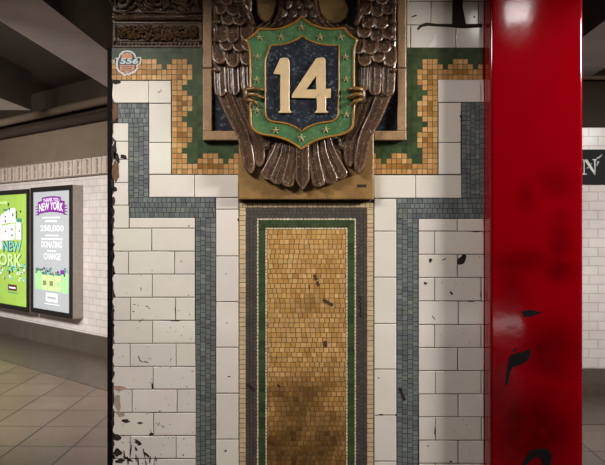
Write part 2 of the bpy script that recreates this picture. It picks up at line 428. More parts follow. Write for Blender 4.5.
chip(238.2, 219.6, .9, 1.5, 0, 0); chip(188.8, 226, .8, .7, 0, 0); chip(229, 376.5, 1.6, .5, 0, 0); chip(225.5, 451, 1.4, .8, -.7, 0); chip(226, 274, .6, .6); chip(227, 323, .6, .6)
# right
chip(461.7, 260.5, 4.2, 5, .2, 0); chip(464, 256, 2.6, 1.8, 0, 0); chip(425.3, 283.4, 1.9, 1.5, .5, 0); chip(430.6, 260.5, 1.8, 2.2, .6, 0, 9); chip(444, 259.5, 2.6, .5, -.4, 0)
chip(451.3, 293, 2.3, 1.1, .8, 0); chip(481, 295, .6, 4, 0, 0); chip(471, 301.2, 4, .6, 0, 0); chip(476, 231.6, 5, .6, 0, 0); chip(433.8, 318, 2.5, .5, .9, 0); chip(428, 446, 1, .7); chip(450.6, 461.5, 1.6, .8); chip(435, 431, .8, 4)
chip(381, 414.8, 2.4, .8, 0, 0); chip(378.6, 378, 1.3, .5, .5); chip(396, 415, 1, 1)
for _ in range(26): chip(rnd.uniform(419, 483), rnd.uniform(230, 464), rnd.uniform(.2, .6), rnd.uniform(.2, .6), 0, 0, 7)
# black tar line and drip at the top right
ch.prism([(426, 22.5), (436, 23.6), (452, 24), (452.5, 0), (453, -8), (463, -8), (462.6, 6), (464.5, 16), (466, 24), (482, 23.6), (482, 27.4), (462, 28.4), (448, 27), (438, 26.6), (428, 25.8), (422, 27), (418, 30.4), (416.8, 29), (420, 25)], -.5, .16, .03, 0)
chip(414.5, 16, 3, .7, -.3, 0); chip(460.5, 9, .8, 9, 0, 0); chip(474, 17, 1.2, .8)
chip(461, 117, 2, .8, .9, 0); chip(462, 120.5, 1.4, 1, 0, 0)
ch.prism([(435, 34), (436.2, 34.6), (436.4, 47.2), (428.4, 47.2), (430, 44), (433, 40.5)], -.5, .14, .03, 4)  # lit gap between shadows, painted as a bright patch of tile
ch.build('chips_and_light_patch', [M['chip'], M['pinkchip'], M['tanchip'], M['brick'], M['lightpatch']], pier)

# ------------------------------------------------------------------ mosaics
def tess(mb, x0, y0, x1, y1, col, gap=0.30, h=0.0, jt=0.18):
    j = lambda: rnd.uniform(-jt, jt)
    g = gap
    q = [(x0 + g + j(), y0 + g + j()), (x1 - g + j(), y0 + g + j()), (x1 - g + j(), y1 - g + j()), (x0 + g + j(), y1 - g + j())]
    hh = h + rnd.uniform(-.12, .05)
    vs = [P(x, y, -1.0) for x, y in q] + [P(x, y, hh + rnd.uniform(-.05, .05)) for x, y in q]
    mb.add(vs, [(0, 4, 5, 1), (1, 5, 6, 2), (2, 6, 7, 3), (3, 7, 4, 0), (4, 7, 6, 5)], 0, col)
def rows_fill(mb, x0, y0, x1, y1, pitch, colf, vertical=False, stag=True):
    """fill a rectangle with staggered tesserae"""
    if vertical:
        nc = max(1, round((x1 - x0) / pitch)); w = (x1 - x0) / nc
        for i in range(nc):
            y = y0 - (rnd.random() * pitch if stag else 0)
            while y < y1 - .3:
                hgt = pitch * rnd.uniform(.86, 1.12) if stag else pitch
                a, b = max(y, y0), min(y + hgt, y1)
                if b - a > .9: tess(mb, x0 + i * w, a, x0 + (i + 1) * w, b, colf(x0 + (i + .5) * w, (a + b) / 2))
                y += hgt
    else:
        nr = max(1, round((y1 - y0) / pitch)); w = (y1 - y0) / nr
        for i in range(nr):
            x = x0 - (rnd.random() * pitch if stag else 0)
            while x < x1 - .3:
                wid = pitch * rnd.uniform(.84, 1.14) if stag else pitch
                a, b = max(x, x0), min(x + wid, x1)
                if b - a > .9: tess(mb, a, y0 + i * w, b, y0 + (i + 1) * w, colf((a + b) / 2, y0 + (i + .5) * w))
                x += wid
BED0 = -1.0
def bed(mb, x0, y0, x1, y1, h=-.32): mb.slab(x0, y0, x1, y1, BED0, h, 0, 1, lin((80, 70, 56)))

# blue-grey stepped bands
def slatec(x, y): return jit(rnd.choice([(112, 118, 116), (102, 108, 108), (120, 124, 120), (108, 114, 108), (98, 102, 104)]), .10, .04)
def band(rects, label):
    mb = MB()
    for (x0, y0, x1, y1, v) in rects:
        bed(mb, x0, y0, x1, y1); rows_fill(mb, x0, y0, x1, y1, 4.9, slatec, v)
    o = mb.build('mosaic_band', [M['mosaic'], M['slatebed']])
    return tag(o, label, 'mosaic', 'blue-grey mosaic bands')
band([(118, 103.4, 148.6, 123, False), (128.7, 123, 148.6, 197.6, True), (129.2, 197.6, 215.4, 217.4, False), (195.4, 217.4, 215.6, 550, True)],
     'stepped blue-grey mosaic band below the round sticker, left of the gold panel')
band([(461.6, 102.6, RX, 198.4, True), (396.8, 198.4, RX, 218.4, False), (397, 218.4, 418, 550, True)],
     'stepped blue-grey mosaic band running up beside the red column, right of the gold panel')

# gold and green stepped corners
GT = [(196, 146, 88), (204, 158, 104), (188, 138, 80), (182, 130, 72)]
GO = [(160, 108, 48), (150, 98, 40), (168, 116, 56)]
def green_c(): return jit(rnd.choice([(56, 72, 40), (60, 76, 44), (50, 64, 38), (64, 80, 46)]), .12, .05)
def corner(mx, label, phase):
    """mx maps the left-hand layout to its own side"""
    seqv = [3, 4, 4, 4, 3, 2]
    gold = MB(); grn = MB()
    def cell(c0, c1, y0, y1, k):
        a, b = sorted((mx(c0), mx(c1)))
        if k == 0: tess(grn, a, y0, b, y1, green_c(), gap=0.16)
        else: tess(gold, a, y0, b, y1, jit(rnd.choice(GT if k == 1 else GO), .1, .04))
    pw = 5.15
    # upright band, 4 cells wide, from 58.9 down to 174
    for i in range(22):
        y0 = 58.9 + 5.235 * i; y1 = y0 + 5.235
        if i < 18:
            w = seqv[(i - phase) % 6] if i >= phase else 3
            for c in range(6):
                x0 = 171.8 + pw * c; x1 = min(x0 + pw, 203)
                mid = w == 4 and (i - phase) % 6 == 2
                k = 0 if c >= w else (2 if (c in (1, 2) and (mid or (c == 1 and w == 4) or (c == 2 and (i - phase) % 6 == 3 and 0))) else 1)
                cell(x0, x1, y0, y1, k)
    # level band at the foot
    hts = [4, 4, 4, 2, 2, 3, 4, 4, 4, 3, 2, 3, 4]
    for c in range(13):
        x0 = 171.8 + pw * c; x1 = x0 + pw
        for r in range(4):
            y1 = 174.2 - 5.235 * r; y0 = y1 - 5.235
            k = 0 if r >= hts[c] else (2 if (hts[c] == 4 and c > 4 and 0 < r < 3 and c == 7) or (hts[c] >= 3 and r == 1 and 4 < c < 10) else 1)
            cell(x0, x1, y0, y1, k)
    # level band along the top
    htop = [4, 3, 2, 3, 4, 4, 4, 3, 2, 3, 4, 4, 4][::-1]
    htop = [2, 3, 4, 4, 4, 3, 2, 3, 4, 4, 4][:11]
    seqt = [3, 2, 3, 4, 4, 4, 3, 2, 3, 4, 4, 4]     # going out from the upright band
    for c in range(12):
        x1 = 171.7 - 5.0 * c; x0 = x1 - 5.0
        if mx(171) > 300 and c >= 9: break
        for r in range(4):
            y1 = 80 - 5.27 * r; y0 = y1 - 5.27
            k = 0 if r >= seqt[c] else (2 if r == 1 and 2 < c % 6 + 1 and seqt[c] >= 3 and c % 6 in (3, 4, 5) else 1)
            cell(x0, x1, y0, y1, k)
        # green above
        for r in range(2):
            y1 = 58.9 - 5.6 * r; cell(x0, x1, y1 - 5.6, y1, 0)
    for c in range(6):
        for r in range(2):
            y1 = 58.9 - 5.6 * r; cell(171.8 + pw * c, min(171.8 + pw * (c + 1), 203), y1 - 5.6, y1, 0)
    # green fill between the upright band and the plaque frame, under it
    for c in range(6, 13):
        for i in range(15, 18):
            y0 = max(58.9 + 5.235 * i, 140.4); cell(171.8 + pw * c, 171.8 + pw * (c + 1), y0, 58.9 + 5.235 * (i + 1), 0)
    t = thing('stepped_mosaic', label, 'mosaic', P(mx(187), 174, 0), 0, 'stepped gold and green mosaics')
    def rect(mb, x0, y0, x1, y1, h): 
        a, b = sorted((mx(x0), mx(x1))); bed(mb, a, y0, b, y1, h)
    far = 112.5 if mx(171) < 300 else 127.5
    rect(grn, far, 47.6, 202.8, 79.9, -.26); rect(grn, 171.8, 79.9, 202.8, 174.2, -.26); rect(grn, 202.8, 140.4, 238.6, 174.2, -.26)
    gold.build('gold_steps', [M['mosaic'], M['bed']], t)
    grn.build('green_ground', [M['mosaic'], M['greenbed']], t)
corner(lambda x: x, 'gold and green stepped mosaic between the round sticker and the eagle plaque', 0)
corner(lambda x: 609.6 - x, 'gold and green stepped mosaic between the eagle plaque and the red column', 1)

# gold centre panel
pt = thing('gold_mosaic', 'tall gold mosaic panel bordered in slate and dark green, below the eagle plaque', 'mosaic', P(306, 549, 0))
BOT = 549
mb = MB(); bed(mb, 267, 229.4, 346, BOT)
from mathutils import noise as mnoise
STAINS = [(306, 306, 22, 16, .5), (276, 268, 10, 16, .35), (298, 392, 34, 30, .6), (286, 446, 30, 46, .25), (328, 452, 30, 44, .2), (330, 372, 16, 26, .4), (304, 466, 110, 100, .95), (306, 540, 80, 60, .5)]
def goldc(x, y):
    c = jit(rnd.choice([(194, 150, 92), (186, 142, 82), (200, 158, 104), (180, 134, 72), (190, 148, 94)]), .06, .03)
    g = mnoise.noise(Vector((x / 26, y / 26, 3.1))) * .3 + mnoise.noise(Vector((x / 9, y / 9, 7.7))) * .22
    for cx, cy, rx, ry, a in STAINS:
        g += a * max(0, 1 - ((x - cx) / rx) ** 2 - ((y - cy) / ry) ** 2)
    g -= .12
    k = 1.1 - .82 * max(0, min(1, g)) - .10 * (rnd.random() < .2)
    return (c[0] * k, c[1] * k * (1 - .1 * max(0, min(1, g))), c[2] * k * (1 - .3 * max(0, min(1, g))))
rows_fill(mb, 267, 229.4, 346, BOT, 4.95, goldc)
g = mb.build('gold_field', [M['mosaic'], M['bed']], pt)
def frame_rects(x0, y0, x1, w, hb): return [(x0, y0, x1, y0 + hb, False), (x0, y0 + hb, x0 + w, BOT, True), (x1 - w, y0 + hb, x1, BOT, True)]
def frame_part(name, x0, y0, x1, w, hb, pitch, colf, bedm, stag=True):
    mb = MB()
    for (a, b, c, d, v) in frame_rects(x0, y0, x1, w, hb):
        bed(mb, a, b, c, d); rows_fill(mb, a, b, c, d, pitch, colf, v, stag)
    return mb.build(name, [M['mosaic'], bedm], pt)
frame_part('cream_line', 265.3, 227.6, 347.7, 1.7, 1.8, 3.4, lambda x, y: jit((224, 212, 184), .06), M['bed'])
frame_part('green_border', 258.6, 220, 354.4, 6.7, 7.6, 4.6, lambda x, y: green_c(), M['greenbed'])
frame_part('cream_line', 256.8, 218.3, 356.2, 1.8, 1.7, 3.4, lambda x, y: jit((224, 212, 184), .06), M['bed'])
frame_part('slate_border', 245.9, 207.6, 367.2, 10.9, 10.7, 4.0, lambda x, y: jit((82, 74, 67) if rnd.random() < .9 else (76, 74, 74), .14, .04), M['slatebed'])
frame_part('tan_edge', 239.2, 202.8, 373.6, 6.7, 4.8, 4.9, lambda x, y: jit((204, 178, 140), .07, .03), M['bed'])
mk = MB()
def mark(x0, y0, x1, y1, w, mat=0, h=.16):
    a = Vector((x0, y0)); b = Vector((x1, y1)); n = (b - a).normalized(); n = Vector((-n.y, n.x)) * w / 2
    pts = [a + n, (a + b) / 2 + n * rnd.uniform(.7, 1.2), b + n, b - n, (a + b) / 2 - n * rnd.uniform(.7, 1.2), a - n]
    mk.prism([tuple(p) for p in pts], -.5, h, .04, mat)
MBED = plain('bared_brown_bed', (78, 46, 22), .8)
marks = [(314.2, 274.5, 316.6, 280.5, 3.2), (316.6, 281.5, 319, 286, 3), (323, 299.6, 333, 305.6, 3.4), (325, 341, 325.4, 347.5, 3.8), (247, 384, 254.6, 390.6, 3.2, 1), (277.5, 384.5, 280.3, 387, 1.6, 1), (308.5, 284.6, 309.6, 290, 0.8, 1)]
marks += [(358.6 + rnd.uniform(0, 2), y, 359.6 + rnd.uniform(0, 2), y + 4, rnd.uniform(1.5, 3.4), 1) for y in (296, 300.5, 305, 309, 313)]
for a in marks:
    mk = MB(); mark(*a); mk.build('missing_tessera', [MBED, M['chip']], pt)
mk = MB(); mark(399.6, 388, 404.6, 400.6, 3.6, 0, .2)
o = mk.build('missing_tessera', [M['chip']], [x for x in C.objects if x.name == 'mosaic_band.001'][0])

# ------------------------------------------------------------------ terracotta frieze, top left
fz = thing('terracotta_frieze', 'dark brown terracotta frieze of scrolls and wreath moulding above the round sticker', 'frieze', P(157, 47, 0))
FX0, FX1 = 112.4, 202.4
mb = MB(); mb.slab(FX0, -45, FX1, 13, -1.2, 4, .6)
def sp(cx, cy, r0, r1, a0, turns, rad, h=5.5, n=46):
    pts = []
    for k in range(n + 1):
        t = k / n; a = a0 + turns * 2 * PI * t; r = r0 + (r1 - r0) * t
        pts.append(P(cx + r * math.cos(a), cy + r * math.sin(a), h + 2.2 * (1 - t)))
    mb.tube(pts, [rad * S * (.55 + .45 * math.sin(PI * min(1, .15 + .85 * t / n))) for t in range(n + 1)], 8)
for cx, sgn in ((122, 1), (152, -1), (186, 1)):
    sp(cx, -2, 1.5, 13 if cx < 150 else 11, PI * (.2 if sgn > 0 else .8), 1.6 * sgn, 1.7)
    mb.blob(P(cx, -2, 6), (2.6 * S, 2.2 * S, 2.6 * S))
def leaf(pts, r, h=5.5):
    pp = spline(pts, 14)
    mb.tube([P(p.x, p.y, h + 1.5 * math.sin(PI * i / 14)) for i, p in enumerate(pp)], [r * S * (.25 + math.sin(PI * (.1 + .8 * i / 14))) for i in range(15)], 8)
for pts, r in [([(136, -6), (135, 3), (131, 8), (124, 12)], 1.5), ([(136, -6), (137, 3), (142, 9), (148, 12.5)], 1.5), ([(141, 0), (146, 6), (153, 10)], 1.6), ([(150, 1), (156, 5), (161, 4)], 1.7),
               ([(166, -4), (168, 3), (164, 8), (161, 12)], 1.3), ([(168, 8), (173, 6), (178, 11)], 1.3), ([(170, 2), (177, 3), (184, 6), (190, 12)], 2.2), ([(174, -3), (182, 2), (190, 7)], 2.0),
               ([(178, 4), (180, 9), (186, 10)], 2.2), ([(190, -4), (196, 2), (199, 9)], 1.8), ([(112.6, 11.6), (122, 12.6), (132, 11.8)], .9), ([(148, 12), (175, 12.6), (201, 12)], .9), ([(115, -4), (114.6, 4), (117, 9)], 1.2)]:
    leaf(pts, r)
mb.build('scroll_band', M['bronze'], fz)
mb = MB(); mb.slab(FX0, 13, FX1, 23.4, -1.2, 2.4, .4)
mb.tube([P(x, 17.4, 4.6) for x in (FX0 + .5, 140, 170, FX1 - .5)], 3.0 * S, 14)
mb.build('torus_moulding', M['bronze'], fz)
mb = MB(); mb.slab(FX0, 23.4, FX1, 41.4, -1.2, 2.2, .4)
mb.slab(FX0, 23.4, FX0 + 3.4, 41.4, 2, 4.4, .6); mb.slab(FX1 - 3.4, 23.4, FX1, 41.4, 2, 4.4, .6)
for _ in range(300):
    t = rnd.random(); x = 118 + 79 * t; amp = 5.2 + 2.6 * math.exp(-((x - 157) / 26) ** 2)
    y = 32.4 + rnd.uniform(-1, 1) * amp
    k = 1 - ((y - 32.4) / (amp + 1)) ** 2
    mb.blob(P(x, y, 2.4 + 3.2 * k), (rnd.uniform(1.2, 2.4) * S, 1.5 * S, rnd.uniform(.8, 1.5) * S), 8, 5, 0, rnd.uniform(-.8, .8))
for cx in (121, 194):
    for k in range(7): mb.blob(P(cx + 3 * math.cos(k * .9), 31.5 + 3 * math.sin(k * .9), 4.6), (1.5 * S, 1.3 * S, 1.5 * S), 8, 5)
mb.build('wreath_band', M['bronze2'], fz)
mb = MB(); mb.slab(FX0, 41.4, FX1, 47.4, -1.2, 1.0, .3)
for k in range(23):
    x = FX0 + 2 + k * 3.9
    mb.blob(P(x, 44, 1.2), (1.7 * S, 1.5 * S, 1.2 * S), 8, 5, 0, -.5)
mb.build('rope_moulding', M['bronze2'], fz)

# ------------------------------------------------------------------ eagle plaque
MIR = lambda x: 609 - x
eg = thing('eagle_plaque', 'terracotta relief plaque of an eagle holding a green shield numbered 14', 'plaque', P(305, 199.6, 0))
# background panel and frame
mb = MB(); mb.slab(210, -70, 399, 133, -1.2, 2, .2)
mb.build('slate_ground', M['navy'], eg)
for x0, y0, x1, y1 in ((202.8, -70, 212, 67.6), (397.4, -70, 406.3, 67.6), (202.8, 68.6, 212, 131), (397.4, 68.6, 406.3, 131), (202.8, 131, 238.6, 140.2), (373.8, 131, 406.3, 140.2)):
    mb = MB(); mb.slab(x0, y0, x1, y1, .2, 7.4, .9); mb.build('frame_bar', M['tanrough'], eg)
mb = MB(); mb.slab(238.8, 44, 373.6, 199.4, .2, 8, .9)
mb.slab(357, 184.4, 366.5, 187.4, 7, 8.15, .1, 1)
bp = mb.build('base_plate', [M['tan'], M['chip']], eg)
mb = MB()
mb.prism([(258, -60), (256.6, 4), (257, 13), (260, 19), (265, 22.6), (270.5, 21), (274, 14), (277, 3), (279, -60)], 1.5, 9, 1.6)
mb.prism([(313, -60), (317, 2), (320, 13), (325.5, 20), (333, 23.6), (341, 22.4), (346.6, 17.4), (349, 10), (347, 3), (342, -2), (339, -60)], 1.5, 9, 1.6)
mb.build('smooth_ground', M['tan'], eg)

def feather(mb, cl, w0, w1, h0, h1, bulge, low, tip=.22, n=18, m=10, mat=0, shaft=.7, point=False, rim=0.0):
    """raised feather: centre line cl in px, widths w0->w1, heights h0->h1"""
    pp = spline(cl, n); vs = []; fs = []; cs = []
    for i, p in enumerate(pp):
        t = i / n
        a = pp[max(0, i - 1)]; b = pp[min(n, i + 1)]
        d = (b - a).normalized(); nn = Vector((-d.y, d.x))
        w = w0 + (w1 - w0) * t
        if t > 1 - tip:
            u = (t - (1 - tip)) / tip
            w *= (1 - u * .98) if point else math.sqrt(max(0.0, 1 - u * u)) * .98 + .02
        hh = h0 + (h1 - h0) * t
        for k in range(m + 1):
            u = -1 + 2 * k / m
            z = hh + bulge * (1 - u * u) + (shaft if k == m // 2 else 0) - (shaft * .35 if k in (m // 2 - 1, m // 2 + 1) else 0)
            tone = .72 + .18 * rnd.random() + (.5 if shaft and k == m // 2 else 0)  # paler shaft and rims, darker in between
            if rim:
                e = max(abs(u), (t - (1 - tip)) / tip if t > 1 - tip else 0)
                r2 = math.hypot(u, max(0, (t - (1 - tip)) / tip)) if t > 1 - tip else abs(u)
                e = math.exp(-((max(abs(u), min(1, r2)) - .84) / .13) ** 2)
                z += rim * e; tone += 2.0 * e * rnd.uniform(.5, 1)
            q = p + nn * (w / 2 * u)
            vs.append(P(q.x, q.y, z)); cs.append((tone, tone * 1.04, tone * 1.12))
    for i in range(n):
        for k in range(m):
            a = i * (m + 1) + k
            fs.append((a, a + m + 1, a + m + 2, a + 1))
    top = len(vs)
    ring = [i * (m + 1) for i in range(n + 1)] + [n * (m + 1) + k for k in range(1, m + 1)] + [i * (m + 1) + m for i in range(n - 1, -1, -1)]
    base = []
    for r in ring:
        v = vs[r]; base.append(v)
    o = len(mb.v)
    mb.add(vs, fs, mat, cs, True)
    # skirt back to the ground
    sv = [v.copy() for v in base]; lv = [Vector((v.x, -low * S, v.z)) for v in base]
    k = len(sv)
    mb.add(sv + lv, [(i, i + k, (i + 1) % k + k, (i + 1) % k) for i in range(k)], mat)

def wing(fx, name='wing'):
    w = MB()
    X = lambda pts: [(fx(x), y) for x, y in pts]
    # solid wing body
    w.prism(X([(213.4, -60), (213, 60), (214.5, 76), (219, 96), (228, 118), (240, 138), (252, 138), (262, 134), (251, 118), (251, 66), (250, 42), (246, 38), (251, 27), (254, -60)]), 2, 12.5, 2)
    wo = w.build(name, M['bronze'], eg)
    # overlapping body feathers, upper rows over lower rows
    f = MB()
    rows_ = [(65, [219.8, 232.4, 245.6]), (53, [225.6, 239.4, 250]), (40.5, [220, 233, 246.4]), (28, [226.4, 240.6]), (15.5, [219.6, 232.6, 244.6]), (3, [226, 239]), (-9.5, [219, 231.8, 245]), (-22, [225, 238.6]), (-34.5, [219, 231.5, 244.5]), (-47, [225, 238])]
    for tipy, xs in rows_:
        for x in xs:
            x += rnd.uniform(-1.8, 1.8); ty = tipy + rnd.uniform(-3, 3); ln = 20
            feather(f, X([(x + rnd.uniform(-1, 1), ty - ln), (x, ty - ln / 2), (x + rnd.uniform(-.6, .6), ty)]), 14.4, 14.6 + rnd.uniform(-1, 1), 11.4, 16.8, .9, 9, .42, 16, 12, 0, 0, False, 1.3)
    # rolled feather ends along the outer edge
    for y in (70, 40, 22, 2, -18):
        f.blob(P(fx(216.4), y, 15.5), (4.2 * S, 3.2 * S, 2.6 * S), 12, 8, 0, .12 if fx(0) == 0 else -.12)
    for y in (31, 12):
        f.tube([P(fx(214.6), y - 9, 14), P(fx(215.4), y, 15.5), P(fx(215.6), y + 8, 15)], [2 * S, 2.7 * S, 1.6 * S], 10)
    # pale rolled tip by the shield shoulder
    f.tube([P(fx(243), 4, 17), P(fx(249), 15, 18), P(fx(253.5), 25, 17.5)], [3.2 * S, 3.4 * S, 2.2 * S], 10)
    f.build('covert_feathers', M['bronze'], wo)
    # long coverts
    for x, ty, wd in ((221.2, 96.4, 13), (234.6, 95.4, 12.6), (245.4, 91, 8)):
        g = MB(); feather(g, X([(x - 1.2, 67.4), (x - .8, 82), (x + .2, ty)]), wd, wd, 13.0, 15.6, 1.6, 9, .26, 18, 14, 0, .9, False, 1.3)
        g.build('covert_feather', M['bronze'], wo)
    # flight feathers
    for cl, a, b, h, tp in (([(245, 92), (254, 118), (262, 136), (266, 147)], 8, 8, 11.5, .16),
                            ([(238, 92), (248, 122), (257.4, 143), (259.4, 167)], 13, 12, 12.2, .2),
                            ([(224.8, 93), (233.4, 115), (244, 138), (250.8, 173.8)], 15.6, 11.6, 14, .16)):
        g = MB(); feather(g, X(cl), a, b, h, h + .6, 1.7, 8, tp, 28, 16, 0, .35, False, .7)
        g.build('flight_feather', M['bronze'], wo)
wing(lambda x: x); wing(MIR)

# body behind the shield
mb = MB()
mb.prism([(244, 46), (247, 36), (252, 27.6), (259, 25.4), (267, 26.6), (273.6, 22), (277.6, 12), (281, -60), (314, -60), (317, 4), (320.5, 15.5), (326.5, 22.6), (334, 25.8), (346, 24), (356, 28), (361, 37), (362, 46)], 2, 12, 2)
for r, (yy, xs) in enumerate([(18, [283, 293, 303, 313]), (9, [288, 298, 308]), (0, [283, 293, 303, 312]), (-9, [288, 298, 308]), (-18, [284, 294, 304]), (-28, [289, 299, 309]), (-40, [285, 295, 305])]):
    for x in xs:
        feather(mb, [(x + rnd.uniform(-1, 1), yy - 15), (x, yy - 7), (x + (x - 299) * .12, yy)], 9, 9.5, 11.2, 14.6, 2, 9, .5, 10, 8, 0, .4)
for a in (-1, 1):
    for k in range(5):
        x0 = 299 + a * (14 + 7 * k); mb.tube([P(x0, 20 + k * .8, 12.4), P(x0 + a * 5, 25.4 + k * .4, 12.8), P(x0 + a * 11, 28 + k * .2, 12)], [.6 * S, 1.5 * S, .5 * S], 8)
mb.build('breast', M['bronze'], eg)

# tail
tl = MB(); tl.prism([(274, 134), (336, 134), (348, 176), (338, 180), (322, 184), (302, 186), (284, 184), (270, 180), (262, 176)], 9, 12, 1)
to = tl.build('tail', M['bronze'], eg)
for cl, a, b, h in (([(283, 132), (278, 152), (264.6, 179.4)], 8, 13, 12.2), ([(288, 132), (285, 156), (274.4, 184)], 8, 12.6, 12.8), ([(294, 132), (293, 158), (286.6, 187)], 8, 12.6, 13.2),
                    ([(325, 132), (330, 152), (343.4, 179)], 8, 13, 12.2), ([(320, 132), (322.6, 156), (333.4, 184)], 8, 12.6, 12.8), ([(313, 132), (314, 158), (319.8, 187)], 8, 12.6, 13.2)):
    g = MB(); feather(g, cl, a, b + 1.4, h, h + 1.4, 1.3, 9, .13, 26, 16, 0, .45, False, .9); g.build('tail_feather', M['bronze'], to)
g = MB(); feather(g, [(302, 132), (302.4, 158), (302.4, 190)], 12, 15, 13.6, 15, 1.8, 9, .2, 24, 14, 0, 1.2, True, .8); g.build('tail_feather', M['bronze'], to)
for a, fx in ((1, lambda x: x), (-1, MIR)):
    g = MB()
    for x, y in ((268, 146), (270.4, 141), (262.8, 150)): g.blob(P(fx(x), y, 12), (3 * S, 2 * S, 4 * S), 10, 7, 0, .3 * a)
    g.build('tail_covert', M['bronze'], to)

# shield
SH = 21.0
def curve(a, ctrl, b, n=8):
    return [((1 - t) ** 2 * a[0] + 2 * t * (1 - t) * ctrl[0] + t * t * b[0], (1 - t) ** 2 * a[1] + 2 * t * (1 - t) * ctrl[1] + t * t * b[1]) for t in [k / n for k in range(n)]]
outer = curve((301.8, 16.6), (286, 33), (259.4, 28.6)) + curve((259.4, 28.6), (254, 36), (246, 40)) + curve((246, 40), (250.4, 46), (250.3, 58), 5) + \
    [(250.3, 80), (250.3, 110)] + curve((250.6, 122), (251, 133), (266, 135), 6) + curve((266, 135), (288, 137), (301.2, 149.4), 8) + \
    curve((301.2, 149.4), (314, 138), (334, 136), 8) + curve((334, 136), (353, 133), (353.6, 122), 6) + [(354, 110), (354, 80)] + \
    curve((354, 58), (353.4, 46), (357.4, 40), 5) + curve((357.4, 40), (349, 36), (344.4, 28), 8) + curve((344.4, 28), (317, 33), (301.8, 16.6))
inner = curve((302.2, 36), (287, 47), (265.2, 45)) + [(265.2, 60), (265.2, 90)] + curve((265.3, 112), (265.6, 121), (275, 122), 6) + curve((275, 122), (291, 122.6), (301.6, 131.4), 8) + \
    curve((301.6, 131.4), (311, 123), (328, 122), 8) + curve((328, 122), (338.4, 121), (338.8, 111), 6) + [(339, 90), (339, 60)] + curve((339, 45.2), (317, 47), (302.2, 36))
mb = MB(); mb.prism(outer, 9, SH, .8)
sh = mb.build('shield', M['green'], eg)
sh['label'] = 'green glazed shield with gold rims and stars'
mb = MB(); mb.prism(inner, SH - 1, SH + .5, .1)
mb.build('shield_field', M['navy'], sh)
mb = MB(); mb.tube([P(x, y, SH + .3) for x, y in outer], 1.1 * S, 8, 0, True)
mb.build('shield_rim', M['gold'], sh)
mb = MB(); mb.tube([P(x, y, SH + .6) for x, y in inner], .85 * S, 8, 0, True)
mb.build('shield_rim', M['gold'], sh)
for cx, cy, r in [(259.7, 37.5, 5), (281, 37, 5), (301.4, 27.2, 5), (320, 37, 5), (340.4, 37, 5), (257.4, 57, 4.6), (256.8, 80, 4.6), (345.4, 57, 4.6), (346, 79, 4.6), (257, 110.6, 4.6), (275.7, 130.6, 4.8), (301.4, 138, 5), (325.7, 129.9, 4.8), (346.4, 114.6, 4.6)]:
    g = MB(); vs = [P(cx, cy, SH + 2.0)]
    for k in range(10):
        rr = r if k % 2 == 0 else r * .36; a = -PI / 2 + k * PI / 5
        vs.append(P(cx + rr * math.cos(a), cy + rr * math.sin(a), SH + .15))
    vs += [P(cx, cy, SH - .3)]
    g.add(vs, [(0, 1 + (k + 1) % 10, 1 + k) for k in range(10)] + [(11, 1 + k, 1 + (k + 1) % 10) for k in range(10)])
    g.build('star', M['star'], sh)
Q = lambda pts: [(262 + x / 6.4625, 48 + y / 6.4625) for x, y in pts]
g = MB(); g.prism(Q([(118, 66), (150, 62), (168, 66), (178, 86), (178, 398), (192, 412), (188, 420), (104, 420), (108, 411), (118, 403), (118, 172), (75, 168), (80, 150)]), SH, SH + 3.2, .5)
g.build('digit_one', M['cream'], sh)
g = MB()
g.prism(Q([(350, 66), (400, 62), (410, 76), (412, 264), (445, 262), (445, 322), (412, 325), (412, 268), (350, 268), (350, 180), (285, 268), (350, 268), (412, 268), (412, 325), (192, 322), (195, 302)][0:5] + [(445, 322), (192, 322), (195, 302)]), SH, SH + 3.0, .4) if False else None
for poly in ([(350, 66), (350, 180), (285, 268), (350, 268), (350, 324), (192, 322), (195, 300)],
             [(350, 66), (376, 62), (400, 62), (410, 76), (412, 264), (412, 324), (350, 324), (350, 180)],
             [(412, 264), (445, 262), (445, 322), (412, 324)]):
    g.prism(Q(poly), SH, SH + 3.0, .12)
g.prism(Q([(354, 312), (368, 298), (382, 295), (398, 299), (413, 314), (414, 402), (426, 413), (424, 420), (342, 420), (344, 411), (355, 402)]), SH, SH + 3.5, .5)
g.build('digit_four', M['cream'], sh)

# talons gripping the shield edge
for fx in (lambda x: x, MIR):
    g = MB()
    g.blob(P(fx(247.5), 95, 21), (4.4 * S, 4 * S, 9 * S), 12, 8)
    tb = g.build('foot', M['bronze'], eg)
    for pts in ([(246, 90.6, 22), (252, 88.6, 26), (259, 89, 25.6), (263.4, 90.4, 23)], [(246, 95, 22), (253, 94.4, 26.6), (259, 96.4, 26), (263.6, 98, 23)], [(247, 99.6, 22), (252, 100.6, 26), (256, 103.6, 25), (258.6, 106, 22.6)]):
        c = MB(); n = 12
        xy = spline([(p[0], p[1]) for p in pts], n); hz = spline([(p[2], 0) for p in pts], n)
        c.tube([P(fx(a.x), a.y, b.x) for a, b in zip(xy, hz)], [S * (2.1 * (1 - .15 * math.cos(i * 1.6)) * (1 - .75 * max(0, i / n - .6) / .4)) for i in range(n + 1)], 10)
        c.build('talon', M['claw'], tb)

